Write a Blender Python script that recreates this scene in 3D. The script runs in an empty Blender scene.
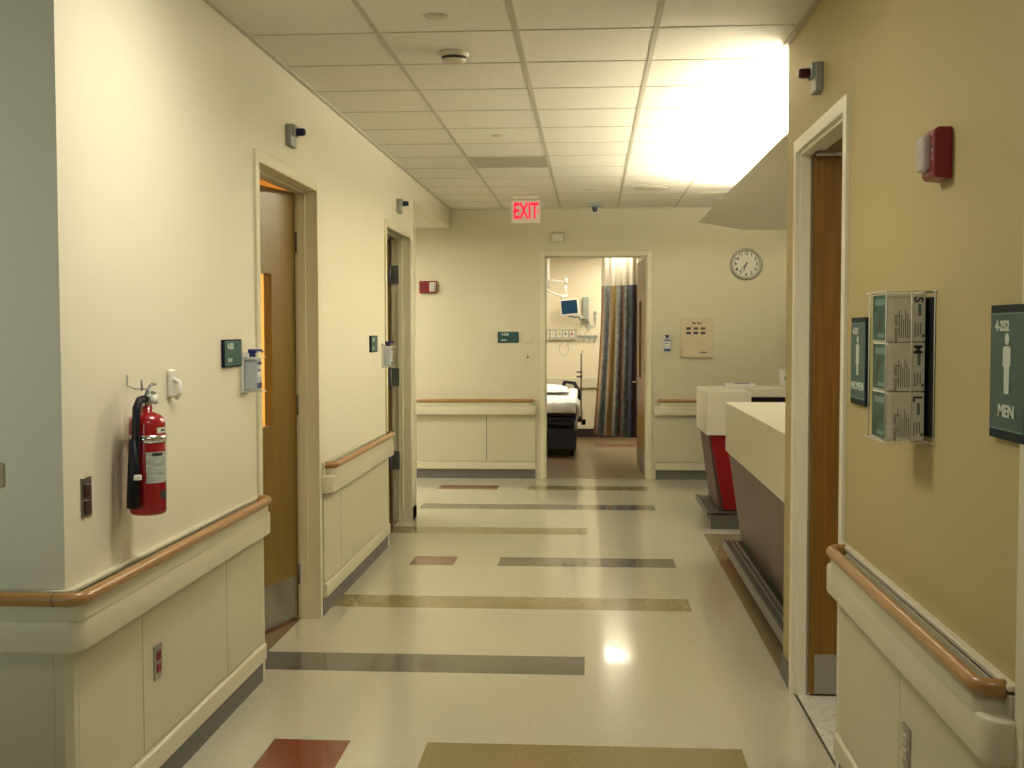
import bpy, bmesh, math, random
from mathutils import Vector, Matrix
random.seed(7)
PI = math.pi
S = bpy.context.scene
COL = S.collection

# ------------------------------------------------------------------ camera
FPX = 1160.3
YAW, PITCH, ROLL, EYE = .0678, .0467, -.0017, 1.616
cam_d = bpy.data.cameras.new('camera')
cam_d.sensor_width = 36; cam_d.lens = FPX / 1024 * 36; cam_d.clip_start = .05; cam_d.clip_end = 200
cam = bpy.data.objects.new('camera', cam_d); COL.objects.link(cam); S.camera = cam
cy, sy = math.cos(YAW), math.sin(YAW)
Wv = Vector((-sy * math.cos(PITCH), cy * math.cos(PITCH), -math.sin(PITCH)))
r_ = Vector((cy, sy, 0)); u_ = r_.cross(Wv)
Rv = r_ * math.cos(ROLL) + u_ * math.sin(ROLL); Uv = -r_ * math.sin(ROLL) + u_ * math.cos(ROLL)
M = Matrix((Rv, Uv, -Wv)).transposed().to_4x4(); M.translation = (0, 0, EYE)
cam.matrix_world = M

# ------------------------------------------------------------------ world, light, exposure
S.view_settings.view_transform = 'Standard'; S.view_settings.look = 'None'
S.view_settings.gamma = 1; S.view_settings.use_curve_mapping = False
S.view_settings.exposure = 0.76
wd = bpy.data.worlds.new('world'); S.world = wd; wd.use_nodes = True
wd.node_tree.nodes['Background'].inputs[0].default_value = (.9, .85, .6, 1)
wd.node_tree.nodes['Background'].inputs[1].default_value = .15

def area(name, loc, size, power, color=(1, .90, .62), rot=(0, 0, 0), spread=180):
    d = bpy.data.lights.new(name, 'AREA'); d.shape = 'RECTANGLE'; d.size, d.size_y = size
    d.energy = power; d.color = color; d.spread = math.radians(spread)
    o = bpy.data.objects.new(name, d); o.location = loc; o.rotation_euler = rot; COL.objects.link(o); return o

UP = (PI, 0, 0)
area('cove_uplight', (1.62, 7.9, 2.60), (.8, 4.4), 225, (1, .94, .80), UP)
area('unseen_station_fill', (2.6, 7.6, 2.90), (1.2, 3.6), 6, (1, .93, .77))  # unseen fill added above the station to brighten left wall and ceiling
area('canopy_downlight', (1.9, 7.6, 2.49), (.3, 3.2), 16, (1, .93, .77))
area('side_hall_light', (-3.0, 11.3, 2.69), (1.2, .6), 39, (1, .93, .77))
area('exam_room_light', (.375, 16.05, 2.735), (.34, 1.7), 20, (1, .91, .72))
area('exam_room_light_bed', (-1.3, 15.6, 2.735), (.6, 1.2), 9, (1, .91, .72))
area('corridor_near_light', (-.632, 3.62, 2.905), (.55, .35), 17, (1, .94, .78))
area('unseen_entry_fill', (.1, 1.2, 2.905), (.8, .8), 8, (1, .95, .80))  # unseen fill added behind the camera for surfaces that face it
area('unseen_left_wall_fill', (-2.4, -3.1, 1.95), (.7, .7), 3.3, (.80, .96, .88), (PI / 2 - .03, 0, 0), 34)  # added narrow beam, no known source, shapes the gradient on the near-left wall
area('patient_room_light', (-3.2, 6.3, 2.60), (.6, .6), 110, (1, .72, .34))
area('restroom_light', (1.9, 3.7, 2.60), (.4, .4), 6, (1, .88, .66))

# ------------------------------------------------------------------ materials
MATS = {}
def mat(name, col, rough=.5, metal=0, noise=None, bump=0, bscale=200, coat=0, emit=None, estr=0, trans=0, spec=.5, alpha=1):
    if name in MATS: return MATS[name]
    m = bpy.data.materials.new(name); m.use_nodes = True; nt = m.node_tree
    b = nt.nodes['Principled BSDF']
    b.inputs['Base Color'].default_value = (*col, 1); b.inputs['Roughness'].default_value = rough
    b.inputs['Metallic'].default_value = metal; b.inputs['Specular IOR Level'].default_value = spec
    b.inputs['Coat Weight'].default_value = coat
    b.inputs['Transmission Weight'].default_value = trans
    b.inputs['Alpha'].default_value = alpha
    if emit: b.inputs['Emission Color'].default_value = (*emit, 1); b.inputs['Emission Strength'].default_value = estr
    tc = nt.nodes.new('ShaderNodeTexCoord')
    if noise:
        sc, amt = noise[:2]; st = noise[2] if len(noise) > 2 else (1, 1, 1)
        mp = nt.nodes.new('ShaderNodeMapping'); mp.inputs['Scale'].default_value = st
        n = nt.nodes.new('ShaderNodeTexNoise'); n.inputs['Scale'].default_value = sc; n.inputs['Detail'].default_value = 5
        cr = nt.nodes.new('ShaderNodeValToRGB')
        cr.color_ramp.elements[0].position = .3; cr.color_ramp.elements[1].position = .7
        cr.color_ramp.elements[0].color = (*[c * (1 - amt) for c in col], 1)
        cr.color_ramp.elements[1].color = (*[min(1, c * (1 + amt)) for c in col], 1)
        nt.links.new(tc.outputs['Object'], mp.inputs[0]); nt.links.new(mp.outputs[0], n.inputs[0])
        nt.links.new(n.outputs[0], cr.inputs[0]); nt.links.new(cr.outputs[0], b.inputs['Base Color'])
    if bump:
        n2 = nt.nodes.new('ShaderNodeTexNoise'); n2.inputs['Scale'].default_value = bscale; n2.inputs['Detail'].default_value = 3
        bp = nt.nodes.new('ShaderNodeBump'); bp.inputs['Strength'].default_value = bump; bp.inputs['Distance'].default_value = .01
        nt.links.new(tc.outputs['Object'], n2.inputs[0]); nt.links.new(n2.outputs[0], bp.inputs['Height'])
        nt.links.new(bp.outputs[0], b.inputs['Normal'])
    MATS[name] = m; return m

CREAM = (.68, .64, .50)
m_wall = mat('cream_wall_paint', CREAM, .65, noise=(1.2, .02), bump=.03, bscale=120)
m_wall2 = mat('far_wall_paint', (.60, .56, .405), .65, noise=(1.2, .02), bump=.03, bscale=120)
m_tan = mat('mustard_wall_paint', (.47, .385, .18), .6, noise=(1.2, .02), bump=.03, bscale=120)
m_wpanel = mat('cream_vinyl_panel', (.56, .53, .38), .4, noise=(2, .02), bump=.02, bscale=400)
m_bumper = mat('ivory_vinyl_bumper', (.62, .58, .43), .38)
m_seam = mat('dark_seam', (.10, .11, .07), .7)
m_frame = mat('painted_steel_frame', (.67, .63, .45), .38)
m_framew = mat('white_painted_frame', (.80, .77, .62), .4)
m_base = mat('grey_rubber_base', (.14, .14, .125), .5)
m_rail = mat('maple_handrail', (.36, .19, .06), .32, noise=(5, .06), coat=.2)
m_tile = mat('ceiling_tile', (.76, .735, .65), .85, noise=(60, .04), bump=.12, bscale=300)
m_grid = mat('ceiling_grid_steel', (.50, .47, .38), .6)
m_dwood = mat('maple_door_veneer', (.17, .105, .018), .38, noise=(5, .10, (8, 8, .6)), coat=.1)
m_dwood2 = mat('oak_door_veneer', (.22, .105, .014), .42, noise=(5, .22, (14, 14, .5)))
m_dwood3 = mat('tan_door_veneer', (.30, .175, .05), .42, noise=(5, .12, (10, 10, .5)))
m_steel = mat('brushed_steel', (.42, .43, .41), .32, 1, noise=(30, .1, (1, 1, 12)))
m_chrome = mat('chrome', (.75, .75, .72), .15, 1)
m_hinge = mat('hinge_steel', (.20, .22, .22), .4, .8)
m_black = mat('black_rubber', (.004, .004, .009), .5, spec=.25)
m_dark = mat('painted_recess_shade', (.02, .017, .015), .7)  # near-black colour stands in for shade in the counter recesses
m_white = mat('white_plastic', (.74, .73, .66), .35)
m_offw = mat('warm_white_plastic', (.60, .56, .42), .4)
m_red = mat('red_gloss_paint', (.30, .008, .012), .25, coat=.4)
m_redp = mat('red_plastic', (.22, .008, .018), .35)
m_teal = mat('teal_sign_plastic', (.020, .082, .080), .45)
m_tealw = mat('pale_sign_lettering', (.55, .62, .52), .5)
m_tealline = mat('sign_border_line', (.10, .23, .20), .4)
m_tealdk = mat('dark_teal_sign_edge', (.002, .014, .022), .6, spec=.25)
m_ink = mat('black_ink', (.03, .03, .035), .6)
m_blue = mat('blue_plastic', (.01, .02, .16), .3)
m_bluedome = mat('dark_blue_lens', (.004, .008, .06), .2)
m_reddome = mat('dark_red_lens', (.05, .003, .008), .2)
m_grey = mat('grey_plastic', (.30, .33, .29), .45)
m_clear = mat('clear_lens_plastic', (.80, .74, .68), .10, trans=.4)
m_glass = mat('door_glass', (.9, .9, .85), .05, trans=1)
m_lavglass = mat('frosted_bottle', (.55, .60, .66), .3, trans=.2)
m_counter = mat('ivory_solid_surface', (.72, .68, .53), .3, noise=(90, .03))
m_purple = mat('plum_laminate_panel', (.105, .052, .05), .45, noise=(4, .08, (6, 6, .6)))
m_redlam = mat('red_laminate', (.27, .004, .008), .35)
m_canopy = mat('canopy_drywall_paint', (.84, .81, .73), .7)
m_wire = mat('white_wire', (.68, .67, .56), .35)
m_boxw = mat('glove_box_card', (.72, .70, .58), .6)
m_boxg = mat('glove_box_teal_print', (.012, .075, .06), .5, noise=(18, .8))
m_boxp = mat('glove_box_grey_print', (.17, .20, .15), .6)
m_linen = mat('white_linen', (.82, .82, .80), .8)
m_navy = mat('navy_bed_vinyl', (.008, .009, .022), .4)
m_exwall = mat('exam_room_paint', (.70, .63, .46), .6)
m_screen = mat('monitor_screen', (.004, .015, .03), .2, emit=(.005, .035, .06), estr=.5)
m_netting = mat('curtain_netting', (.66, .60, .48), .8)
m_tube = mat('fluorescent_tube', (.9, .9, .8), .4, emit=(1, .92, .7), estr=12)
m_diff = mat('lamp_diffuser', (.9, .9, .8), .4, emit=(1, .92, .72), estr=7)

def floor_mat(name, c1, c2, amt=.5, rough=.12, scale=55):
    m = bpy.data.materials.new(name); m.use_nodes = True; nt = m.node_tree; b = nt.nodes['Principled BSDF']
    tc = nt.nodes.new('ShaderNodeTexCoord')
    n = nt.nodes.new('ShaderNodeTexNoise'); n.inputs['Scale'].default_value = scale; n.inputs['Detail'].default_value = 6; n.inputs['Roughness'].default_value = .75
    cr = nt.nodes.new('ShaderNodeValToRGB'); cr.color_ramp.elements[0].position = .38; cr.color_ramp.elements[1].position = .62
    cr.color_ramp.elements[0].color = (*c1, 1); cr.color_ramp.elements[1].color = (*c2, 1)
    nt.links.new(tc.outputs['Object'], n.inputs[0]); nt.links.new(n.outputs[0], cr.inputs[0]); nt.links.new(cr.outputs[0], b.inputs['Base Color'])
    b.inputs['Roughness'].default_value = rough + .06
    b.inputs['Coat Weight'].default_value = .38; b.inputs['Coat Roughness'].default_value = rough * .45; b.inputs['Coat IOR'].default_value = 1.55
    n2 = nt.nodes.new('ShaderNodeTexNoise'); n2.inputs['Scale'].default_value = 2.2; n2.inputs['Detail'].default_value = 3
    bp = nt.nodes.new('ShaderNodeBump'); bp.inputs['Strength'].default_value = .07; bp.inputs['Distance'].default_value = .01
    nt.links.new(tc.outputs['Object'], n2.inputs[0]); nt.links.new(n2.outputs[0], bp.inputs['Height']); nt.links.new(bp.outputs[0], b.inputs['Normal'])
    MATS[name] = m; return m
m_f = floor_mat('speckled_ivory_vinyl', (.53, .505, .39), (.60, .57, .45))
m_fgrey = floor_mat('grey_vinyl_tile', (.105, .108, .085), (.145, .145, .115))
m_ftan = floor_mat('tan_vinyl_tile', (.25, .195, .068), (.31, .245, .095))
m_fred = floor_mat('brick_red_vinyl_tile', (.17, .030, .016), (.22, .042, .022))
m_fborder = floor_mat('tan_border_vinyl', (.30, .24, .13), (.36, .29, .16))
m_fwood = floor_mat('brown_vinyl_floor', (.16, .09, .05), (.22, .13, .075), scale=12)
def marble():
    m = bpy.data.materials.new('veined_marble_tile'); m.use_nodes = True; nt = m.node_tree; b = nt.nodes['Principled BSDF']
    tc = nt.nodes.new('ShaderNodeTexCoord'); n = nt.nodes.new('ShaderNodeTexNoise'); n.inputs['Scale'].default_value = 6; n.inputs['Detail'].default_value = 8; n.inputs['Distortion'].default_value = 1.8
    cr = nt.nodes.new('ShaderNodeValToRGB'); e = cr.color_ramp.elements
    e[0].position = .47; e[0].color = (.74, .74, .66, 1); e[1].position = .53; e[1].color = (.76, .75, .68, 1)
    k = e.new(.5); k.color = (.50, .52, .47, 1)
    nt.links.new(tc.outputs['Object'], n.inputs[0]); nt.links.new(n.outputs[0], cr.inputs[0]); nt.links.new(cr.outputs[0], b.inputs['Base Color'])
    b.inputs['Roughness'].default_value = .25; return m
m_marble = marble()

# ------------------------------------------------------------------ mesh helpers
class MB:
    def __init__(s): s.v = []; s.f = []; s.m = []; s.sm = []
    def add(s, vs, fs, mi=0, smooth=False):
        o = len(s.v); s.v += [tuple(v) for v in vs]
        for f in fs: s.f.append([i + o for i in f]); s.m.append(mi); s.sm.append(smooth)
        return s
    def box(s, a, b, mi=0):
        x0, x1 = sorted((a[0], b[0])); y0, y1 = sorted((a[1], b[1])); z0, z1 = sorted((a[2], b[2]))
        vs = [(x0, y0, z0), (x1, y0, z0), (x1, y1, z0), (x0, y1, z0), (x0, y0, z1), (x1, y0, z1), (x1, y1, z1), (x0, y1, z1)]
        return s.add(vs, [(3, 2, 1, 0), (4, 5, 6, 7), (0, 1, 5, 4), (1, 2, 6, 5), (2, 3, 7, 6), (3, 0, 4, 7)], mi)
    def hexa(s, p, mi=0):   # 8 points: bottom ring 4, top ring 4
        return s.add(p, [(3, 2, 1, 0), (4, 5, 6, 7), (0, 1, 5, 4), (1, 2, 6, 5), (2, 3, 7, 6), (3, 0, 4, 7)], mi)
    def prism(s, pts, axis, a, b, mi=0, smooth=False):
        def P(u, v, w): return {'X': (w, u, v), 'Y': (u, w, v), 'Z': (u, v, w)}[axis]
        n = len(pts); vs = [P(u, v, a) for u, v in pts] + [P(u, v, b) for u, v in pts]
        s.add(vs, [list(range(n))[::-1], list(range(n, 2 * n))], mi)
        return s.add(vs, [(i, (i + 1) % n, n + (i + 1) % n, n + i) for i in range(n)], mi, smooth)
    def cyl(s, p0, p1, r0, r1=None, n=20, mi=0, cap=True):
        r1 = r0 if r1 is None else r1
        p0, p1 = Vector(p0), Vector(p1); d = (p1 - p0).normalized()
        a = Vector((0, 0, 1)) if abs(d.z) < .9 else Vector((1, 0, 0)); u = d.cross(a).normalized(); w = d.cross(u)
        vs = []
        for p, r in ((p0, r0), (p1, r1)):
            for i in range(n):
                t = 2 * PI * i / n; vs.append(p + (u * math.cos(t) + w * math.sin(t)) * r)
        s.add(vs, [(i, (i + 1) % n, n + (i + 1) % n, n + i) for i in range(n)], mi, True)
        if cap: s.add(vs, [list(range(n))[::-1], list(range(n, 2 * n))], mi)
        return s
    def tube(s, pts, r, n=10, mi=0, rz=None):
        pts = [Vector(p) for p in pts]; rings = []
        prev = None
        for i, p in enumerate(pts):
            d = (pts[min(i + 1, len(pts) - 1)] - pts[max(i - 1, 0)]).normalized()
            if prev is None:
                a = Vector((0, 0, 1)) if abs(d.z) < .9 else Vector((1, 0, 0)); u = d.cross(a).normalized()
            else: u = (prev - d * prev.dot(d)).normalized()
            prev = u; w = d.cross(u)
            rr = r[i] if isinstance(r, (list, tuple)) else r
            rings.append([p + u * math.cos(2 * PI * k / n) * rr + w * math.sin(2 * PI * k / n) * (rz or rr) for k in range(n)])
        vs = [v for q in rings for v in q]; L = len(pts)
        s.add(vs, [(j * n + i, j * n + (i + 1) % n, (j + 1) * n + (i + 1) % n, (j + 1) * n + i) for j in range(L - 1) for i in range(n)], mi, True)
        return s.add(vs, [list(range(n))[::-1], [(L - 1) * n + i for i in range(n)]], mi)
    def sweep(s, path, prof, mi=0, smooth=True):
        """path: XY points (z=0); prof: closed list of (n offset to the right-hand side, z)"""
        P = [Vector((p[0], p[1])) for p in path]; L = len(P); n = len(prof); vs = []
        for i, p in enumerate(P):
            t0 = (p - P[i - 1]).normalized() if i else (P[1] - p).normalized()
            t1 = (P[i + 1] - p).normalized() if i < L - 1 else t0
            t = (t0 + t1).normalized(); k = 1 / max(.5, t.dot(t1)); nn = Vector((t.y, -t.x)) * k
            for a, z in prof: vs.append((p.x + nn.x * a, p.y + nn.y * a, z))
        s.add(vs, [(j * n + i, j * n + (i + 1) % n, (j + 1) * n + (i + 1) % n, (j + 1) * n + i) for j in range(L - 1) for i in range(n)], mi, smooth)
        return s.add(vs, [list(range(n))[::-1], [(L - 1) * n + i for i in range(n)]], mi)
    def lathe(s, prof, c=(0, 0, 0), axis='Z', n=32, mi=0):
        vs = []
        for r, h in prof:
            for i in range(n):
                t = 2 * PI * i / n; a, b = r * math.cos(t), r * math.sin(t)
                q = {'Z': (a, b, h), 'X': (h, a, b), 'Y': (a, h, b)}[axis]
                vs.append((c[0] + q[0], c[1] + q[1], c[2] + q[2]))
        L = len(prof)
        return s.add(vs, [(j * n + i, j * n + (i + 1) % n, (j + 1) * n + (i + 1) % n, (j + 1) * n + i) for j in range(L - 1) for i in range(n)], mi, True)
    def xf(s, m): s.v = [tuple(m @ Vector(v)) for v in s.v]; return s
    def build(s, name, mats, parent=None, bevel=0, sub=0, kind=None, seg=2):
        me = bpy.data.meshes.new(name); me.from_pydata(s.v, [], s.f)
        if not isinstance(mats, (list, tuple)): mats = [mats]
        for q in mats: me.materials.append(q)
        for p, mi, sm in zip(me.polygons, s.m, s.sm): p.material_index = mi; p.use_smooth = sm
        bm = bmesh.new(); bm.from_mesh(me); bmesh.ops.remove_doubles(bm, verts=bm.verts, dist=1e-5)
        bmesh.ops.recalc_face_normals(bm, faces=bm.faces); bm.to_mesh(me); bm.free()
        o = bpy.data.objects.new(name, me); COL.objects.link(o)
        if parent:
            o.parent = parent; o.matrix_parent_inverse = Matrix.Translation(parent.location).inverted()
        if bevel:
            md = o.modifiers.new('bevel', 'BEVEL'); md.width = bevel; md.segments = seg; md.limit_method = 'ANGLE'; md.angle_limit = math.radians(40)
        if sub:
            md = o.modifiers.new('sub', 'SUBSURF'); md.levels = md.render_levels = sub
        if kind: o['kind'] = kind
        return o

def tag(o, label, cat, group=None):
    o['label'] = label; o['category'] = cat
    if group: o['group'] = group
    return o
def thing(name, loc, label, cat, group=None):
    o = bpy.data.objects.new(name, None); o.empty_display_size = .1; COL.objects.link(o); o.location = loc
    return tag(o, label, cat, group)
def struct_root(name, loc, label=None):
    o = bpy.data.objects.new(name, None); o.empty_display_size = .1; COL.objects.link(o); o.location = loc
    o['kind'] = 'structure'
    if label: o['label'] = label
    return o
def text(body, size, mtx, m, name, parent, ext=.0006, align='CENTER', bold=0):
    """mtx maps the text plane (x right, y up, z out) to the world"""
    c = bpy.data.curves.new('t', 'FONT'); c.body = body; c.size = size; c.extrude = ext; c.offset = bold
    c.align_x = align; c.align_y = 'CENTER'; c.resolution_u = 3
    t = bpy.data.objects.new('t', c); COL.objects.link(t)
    dg = bpy.context.evaluated_depsgraph_get(); me = bpy.data.meshes.new_from_object(t.evaluated_get(dg))
    bpy.data.objects.remove(t); me.transform(mtx); me.materials.clear(); me.materials.append(m)
    o = bpy.data.objects.new(name, me); me.name = name; COL.objects.link(o)
    if parent: o.parent = parent; o.matrix_parent_inverse = Matrix.Translation(parent.location).inverted()
    return o
def frame_mtx(o, right, up):
    r, u = Vector(right), Vector(up); n = r.cross(u); m = Matrix((r, u, n)).transposed().to_4x4(); m.translation = o; return m
def arc(path, r, n=6):
    """round the corners of an XY path"""
    out = [Vector(path[0])]
    for i in range(1, len(path) - 1):
        p, a, b = Vector(path[i]), Vector(path[i - 1]), Vector(path[i + 1])
        da, db = (a - p).normalized(), (b - p).normalized(); q0, q1 = p + da * r, p + db * r; c = p + (da + db) * r
        for k in range(n + 1):
            t = k / n * PI / 2; out.append(c - db * r * math.cos(t) - da * r * math.sin(t))
    out.append(Vector(path[-1])); return out

# ------------------------------------------------------------------ dimensions
L, R, CE, BK, T = -1.52, .90, 2.92, 12.55, .15
NL = 3.24          # face of the left wall's near end
LE, RE = 9.95, 5.44  # far ends of the left and right walls
U = .3048; OX = -.0274

# ------------------------------------------------------------------ floor (one mesh, tile colours as faces)
rects = []   # x0,x1,y0,y1,material
def st(i0, i1, y, mi):
    rects.append((OX + i0 * U if i0 is not None else L - .10, OX + i1 * U, y, y + U, mi))
st(None, 0, 5.372, 1); st(-4, -3, 4.145, 3); st(-2, 2, 4.145, 2); st(None, 2, 6.64, 2)
st(-4, -3, 7.862, 3); st(-2, 2, 7.862, 1); st(None, 0, 9.104, 2); st(-5, 2, 10.375, 1); st(-5, -3, 11.65, 3); st(-2, 2, 11.65, 2)
rects.append((.893, 4.2, 5.44, 9.2, 4))
st(-2, 2, 2.9, 1); st(-1, 1, 1.4, 2)
xs = sorted({-5.2, 4.2, R, *[q for r in rects for q in r[:2]]}); ys = sorted({-3.2, BK + .02, *[q for r in rects for q in r[2:4]]})
fl = MB()
for a, b in zip(xs, xs[1:]):
    for c, d in zip(ys, ys[1:]):
        mx, my = (a + b) / 2, (c + d) / 2; mi = 0
        for r in rects:
            if r[0] < mx < r[1] and r[2] < my < r[3]: mi = r[4]
        fl.add([(a, c, 0), (b, c, 0), (b, d, 0), (a, d, 0)], [(0, 1, 2, 3)], mi)
floor = fl.build('floor', [m_f, m_fgrey, m_ftan, m_fred, m_fborder], kind='structure')
MB().box((-4.6, 3.4, .001), (L - .10, LE - .1, .003)).build('floor_patient_rooms', m_fwood, kind='structure')
MB().box((-2.6, BK + .02, -.01), (2.2, 17.5, .002)).build('floor_exam_room', floor_mat('mauve_vinyl_floor', (.17, .11, .05), (.22, .145, .07), rough=.32, scale=8), kind='structure')
MB().box((R + .012, 2.7, .001), (2.8, 5.28, .003)).build('floor_restroom', m_marble, kind='structure')
MB().box((R + .002, 4.2, .0015), (R + .012, 5.15, .004)).build('trim_threshold', m_seam, kind='structure')
MB().box((.05, 15.9, .002), (2.0, 16.3, .004)).build('floor_stripe_exam_room', m_fred, kind='structure')

# ------------------------------------------------------------------ ceilings
ceil = MB().box((-5.2, -3.2, CE), (4.2, BK + .1, CE + .05)).build('ceiling', m_tile, kind='structure')
g = MB(); GX0 = -.937; GY0 = 5.112; gw = .012
x = GX0 - 7 * .6096
while x < 4.2:
    g.box((x - gw, -3.2, CE - .002), (x + gw, BK, CE)); x += .6096
y = GY0 - 13 * .6096
while y < BK:
    g.box((-5.2, y - .006, CE - .0025), (4.2, y + .006, CE)); y += .6096
g.build('grid', m_grid, ceil)
ang = MB()
ang.box((L, NL, CE - .012), (L + .022, BK, CE)).box((-5.2, NL - .022, CE - .012), (L + .022, NL, CE))
ang.box((R - .022, -3.2, CE - .012), (R, RE, CE)).box((L, BK - .022, CE - .012), (4.2, BK, CE))
ang.build('wall_angle', m_grid, ceil)
MB().box((-5.2, LE, 2.72), (L - .15, BK, 2.77)).build('ceiling_side_hall', m_tile, kind='structure')
MB().box((L - .15, LE, 2.72), (L, BK, CE)).build('wall_header_left', m_wall, kind='structure', bevel=.004)
sg = MB()
for i in range(6): sg.box((L - .15 - .3 - i * .61 - .012, LE, 2.716), (L - .15 - .3 - i * .61 + .012, BK, 2.722))
sg.box((-5.2, 11.2, 2.716), (L - .15, 11.224, 2.722)).build('trim_side_hall_grid', m_grid, kind='structure')
MB().box((-4.6, 3.4, 2.65), (L - T, LE - .1, 2.70)).build('ceiling_patient_rooms', m_tile, kind='structure')
MB().box((-2.6, BK + .15, 2.75), (2.2, 17.5, 2.80)).build('ceiling_exam_room', m_tile, kind='structure')
MB().box((R + .15, 2.7, 2.65), (2.8, 5.28, 2.70)).build('ceiling_restroom', m_tile, kind='structure')

# ------------------------------------------------------------------ walls
D1 = (5.235, 6.36); D2 = (8.56, 9.68); HZ = 2.385
w = MB()
for a, b in ((NL, D1[0]), (D1[1], D2[0]), (D2[1], LE)): w.box((L - T, a, 0), (L, b, CE))
for a, b in (D1, D2): w.box((L - T, a, HZ), (L, b, CE))
w.box((-5.2, NL, 0), (L - T, NL + T, CE)).box((-5.2, LE - T, 0), (L - T, LE, CE))
w.build('wall_left', m_wall, kind='structure')
DR = (4.20, 5.15)
w = MB()
w.box((R, 2.41, 0), (R + .10, DR[0], CE)).box((R, DR[1], 0), (R + .10, RE, CE)).box((R, DR[0], HZ), (R + .10, DR[1], CE)).box((R, -3.2, 0), (R + .10, 1.45, CE)).box((R, 1.45, HZ), (R + .10, 2.41, CE))
w.box((R + .10, RE - .15, 0), (4.2, RE, CE))
w.build('wall_right', m_tan, kind='structure')
DB = (-.495, .605)
w = MB()
w.box((-5.2, BK, 0), (DB[0], BK + T, CE)).box((DB[1], BK, 0), (4.2, BK + T, CE)).box((DB[0], BK, 2.41), (DB[1], BK + T, CE))
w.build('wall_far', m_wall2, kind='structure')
MB().box((-5.3, -3.2, 0), (-5.2, BK + T, CE)).build('wall_side_hall_end', m_wall, kind='structure')
MB().box((4.2, -3.2, 0), (4.3, BK + T, CE)).build('wall_station_end', m_wall2, kind='structure')
MB().box((-5.2, -3.3, 0), (4.2, -3.2, CE)).build('wall_behind', m_wall, kind='structure')
m_amber = mat('warm_light_tinted_wall', (.60, .38, .15), .7)  # the room's warm light is put into this orange wall colour
for k_, a_, b_, m__ in (('patient_room_end', (-4.6, 3.4, 0), (-4.5, LE - T, 2.7), m_amber), ('patient_room_partition', (-4.5, 7.4, 0), (L - T, 7.5, 2.7), m_amber),
        ('exam_room_far', (-2.6, 17.4, 0), (2.2, 17.5, 2.8), m_exwall), ('exam_room_left', (-2.6, BK + T, 0), (-2.5, 17.4, 2.8), m_exwall), ('exam_room_right', (2.1, BK + T, 0), (2.2, 17.4, 2.8), m_exwall),
        ('restroom_far', (2.7, 2.7, 0), (2.8, 5.28, 2.7), m_exwall), ('restroom_near', (R + .1, 2.6, 0), (2.8, 2.7, 2.7), m_exwall)):
    MB().box(a_, b_).build('wall_' + k_, m__, kind='structure')

# ------------------------------------------------------------------ wainscot, base and handrails
def side(fn):  # maps (along, out, z) boxes of a wall to the world
    return fn
MAPL = lambda a, o, z: (L + o, a, z)
MAPR = lambda a, o, z: (R - o, a, z)
MAPB = lambda a, o, z: (a, BK - o, z)
MAPN = lambda a, o, z: (a, NL - o, z)
ti = [0]
def wainscot(mp, a0, a1, seams, ext0=0, ext1=0):
    ti[0] += 1
    def bx(m, a, b, o0, o1, z0, z1): m.box(mp(a, o0, z0), mp(b, o1, z1))
    root = MB(); edges = [a0] + seams + [a1]
    for p, q in zip(edges, edges[1:]): bx(root, p + (.003 if p != a0 else 0), q - (.003 if q != a1 else 0), .006, .020, .188, .845)
    o = root.build('trim_%d' % ti[0], m_wpanel, kind='structure', bevel=.002)
    b = MB(); bx(b, a0, a1, .0, .0085, .10, .86); b.build('backer', m_seam if False else m_wpanel, o)
    b = MB()
    for q in seams: bx(b, q - .0028, q + .0028, .0075, .0125, .19, .845)
    if seams: b.build('seam', m_seam, o)
    b = MB(); bx(b, a0, a1, 0, .024, .853, .866); b.build('cap', m_bumper, o, bevel=.003)
    b = MB(); bx(b, a0, a1, 0, .036, .100, .182); b.build('lower_ledge', m_bumper, o, bevel=.012, seg=3)
    b = MB(); bx(b, a0, a1, 0, .014, 0, .10); b.build('rubber_base', m_base, o)
    return o
wainscot(MAPL, NL + .03, 5.195, [3.76, 4.66])
wainscot(MAPL, 6.42, 8.505, [6.86])
wainscot(MAPR, 2.47, 4.145, [3.33])
wainscot(MAPB, -1.98, -.60, [-1.13])
wainscot(MAPB, .70, 1.9, [])
wainscot(MAPN, -5.0, L - .03, [-2.9])
MB().prism([(L - .03, NL - .02), (L + .0, NL - .02), (L + .02, NL), (L + .02, NL + .03), (L, NL + .03), (L, NL), (L - .03, NL)], 'Z', .10, .86).build('trim_corner_guard', m_wpanel, kind='structure', bevel=.002)
MB().prism([(L - .03, NL - .024), (L + .0, NL - .024), (L + .024, NL), (L + .024, NL + .03), (L, NL + .03), (L, NL), (L - .03, NL)], 'Z', .853, .866).build('trim_corner_cap', m_bumper, kind='structure', bevel=.003)
# bare rubber bases
b = MB(); b.box((L, LE - .20, 0), (L + .012, LE, .10)).box((L, D2[1] + .05, 0), (L + .012, LE, .10)); b.build('baseboard_left', m_base, kind='structure')
b = MB(); b.box((R - .012, 5.21, 0), (R, RE, .10)); b.build('baseboard_right', m_base, kind='structure')
b = MB(); b.box((-5.2, BK - .012, 0), (-1.98, BK, .10)).box((1.9, BK - .012, 0), (4.2, BK, .10)); b.build('baseboard_far', m_base, kind='structure')
MB().box((L - .02, LE - .03, .10), (L + .012, LE + .008, 2.72)).build('trim_corner_strip', m_wall, kind='structure', bevel=.003)

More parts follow.
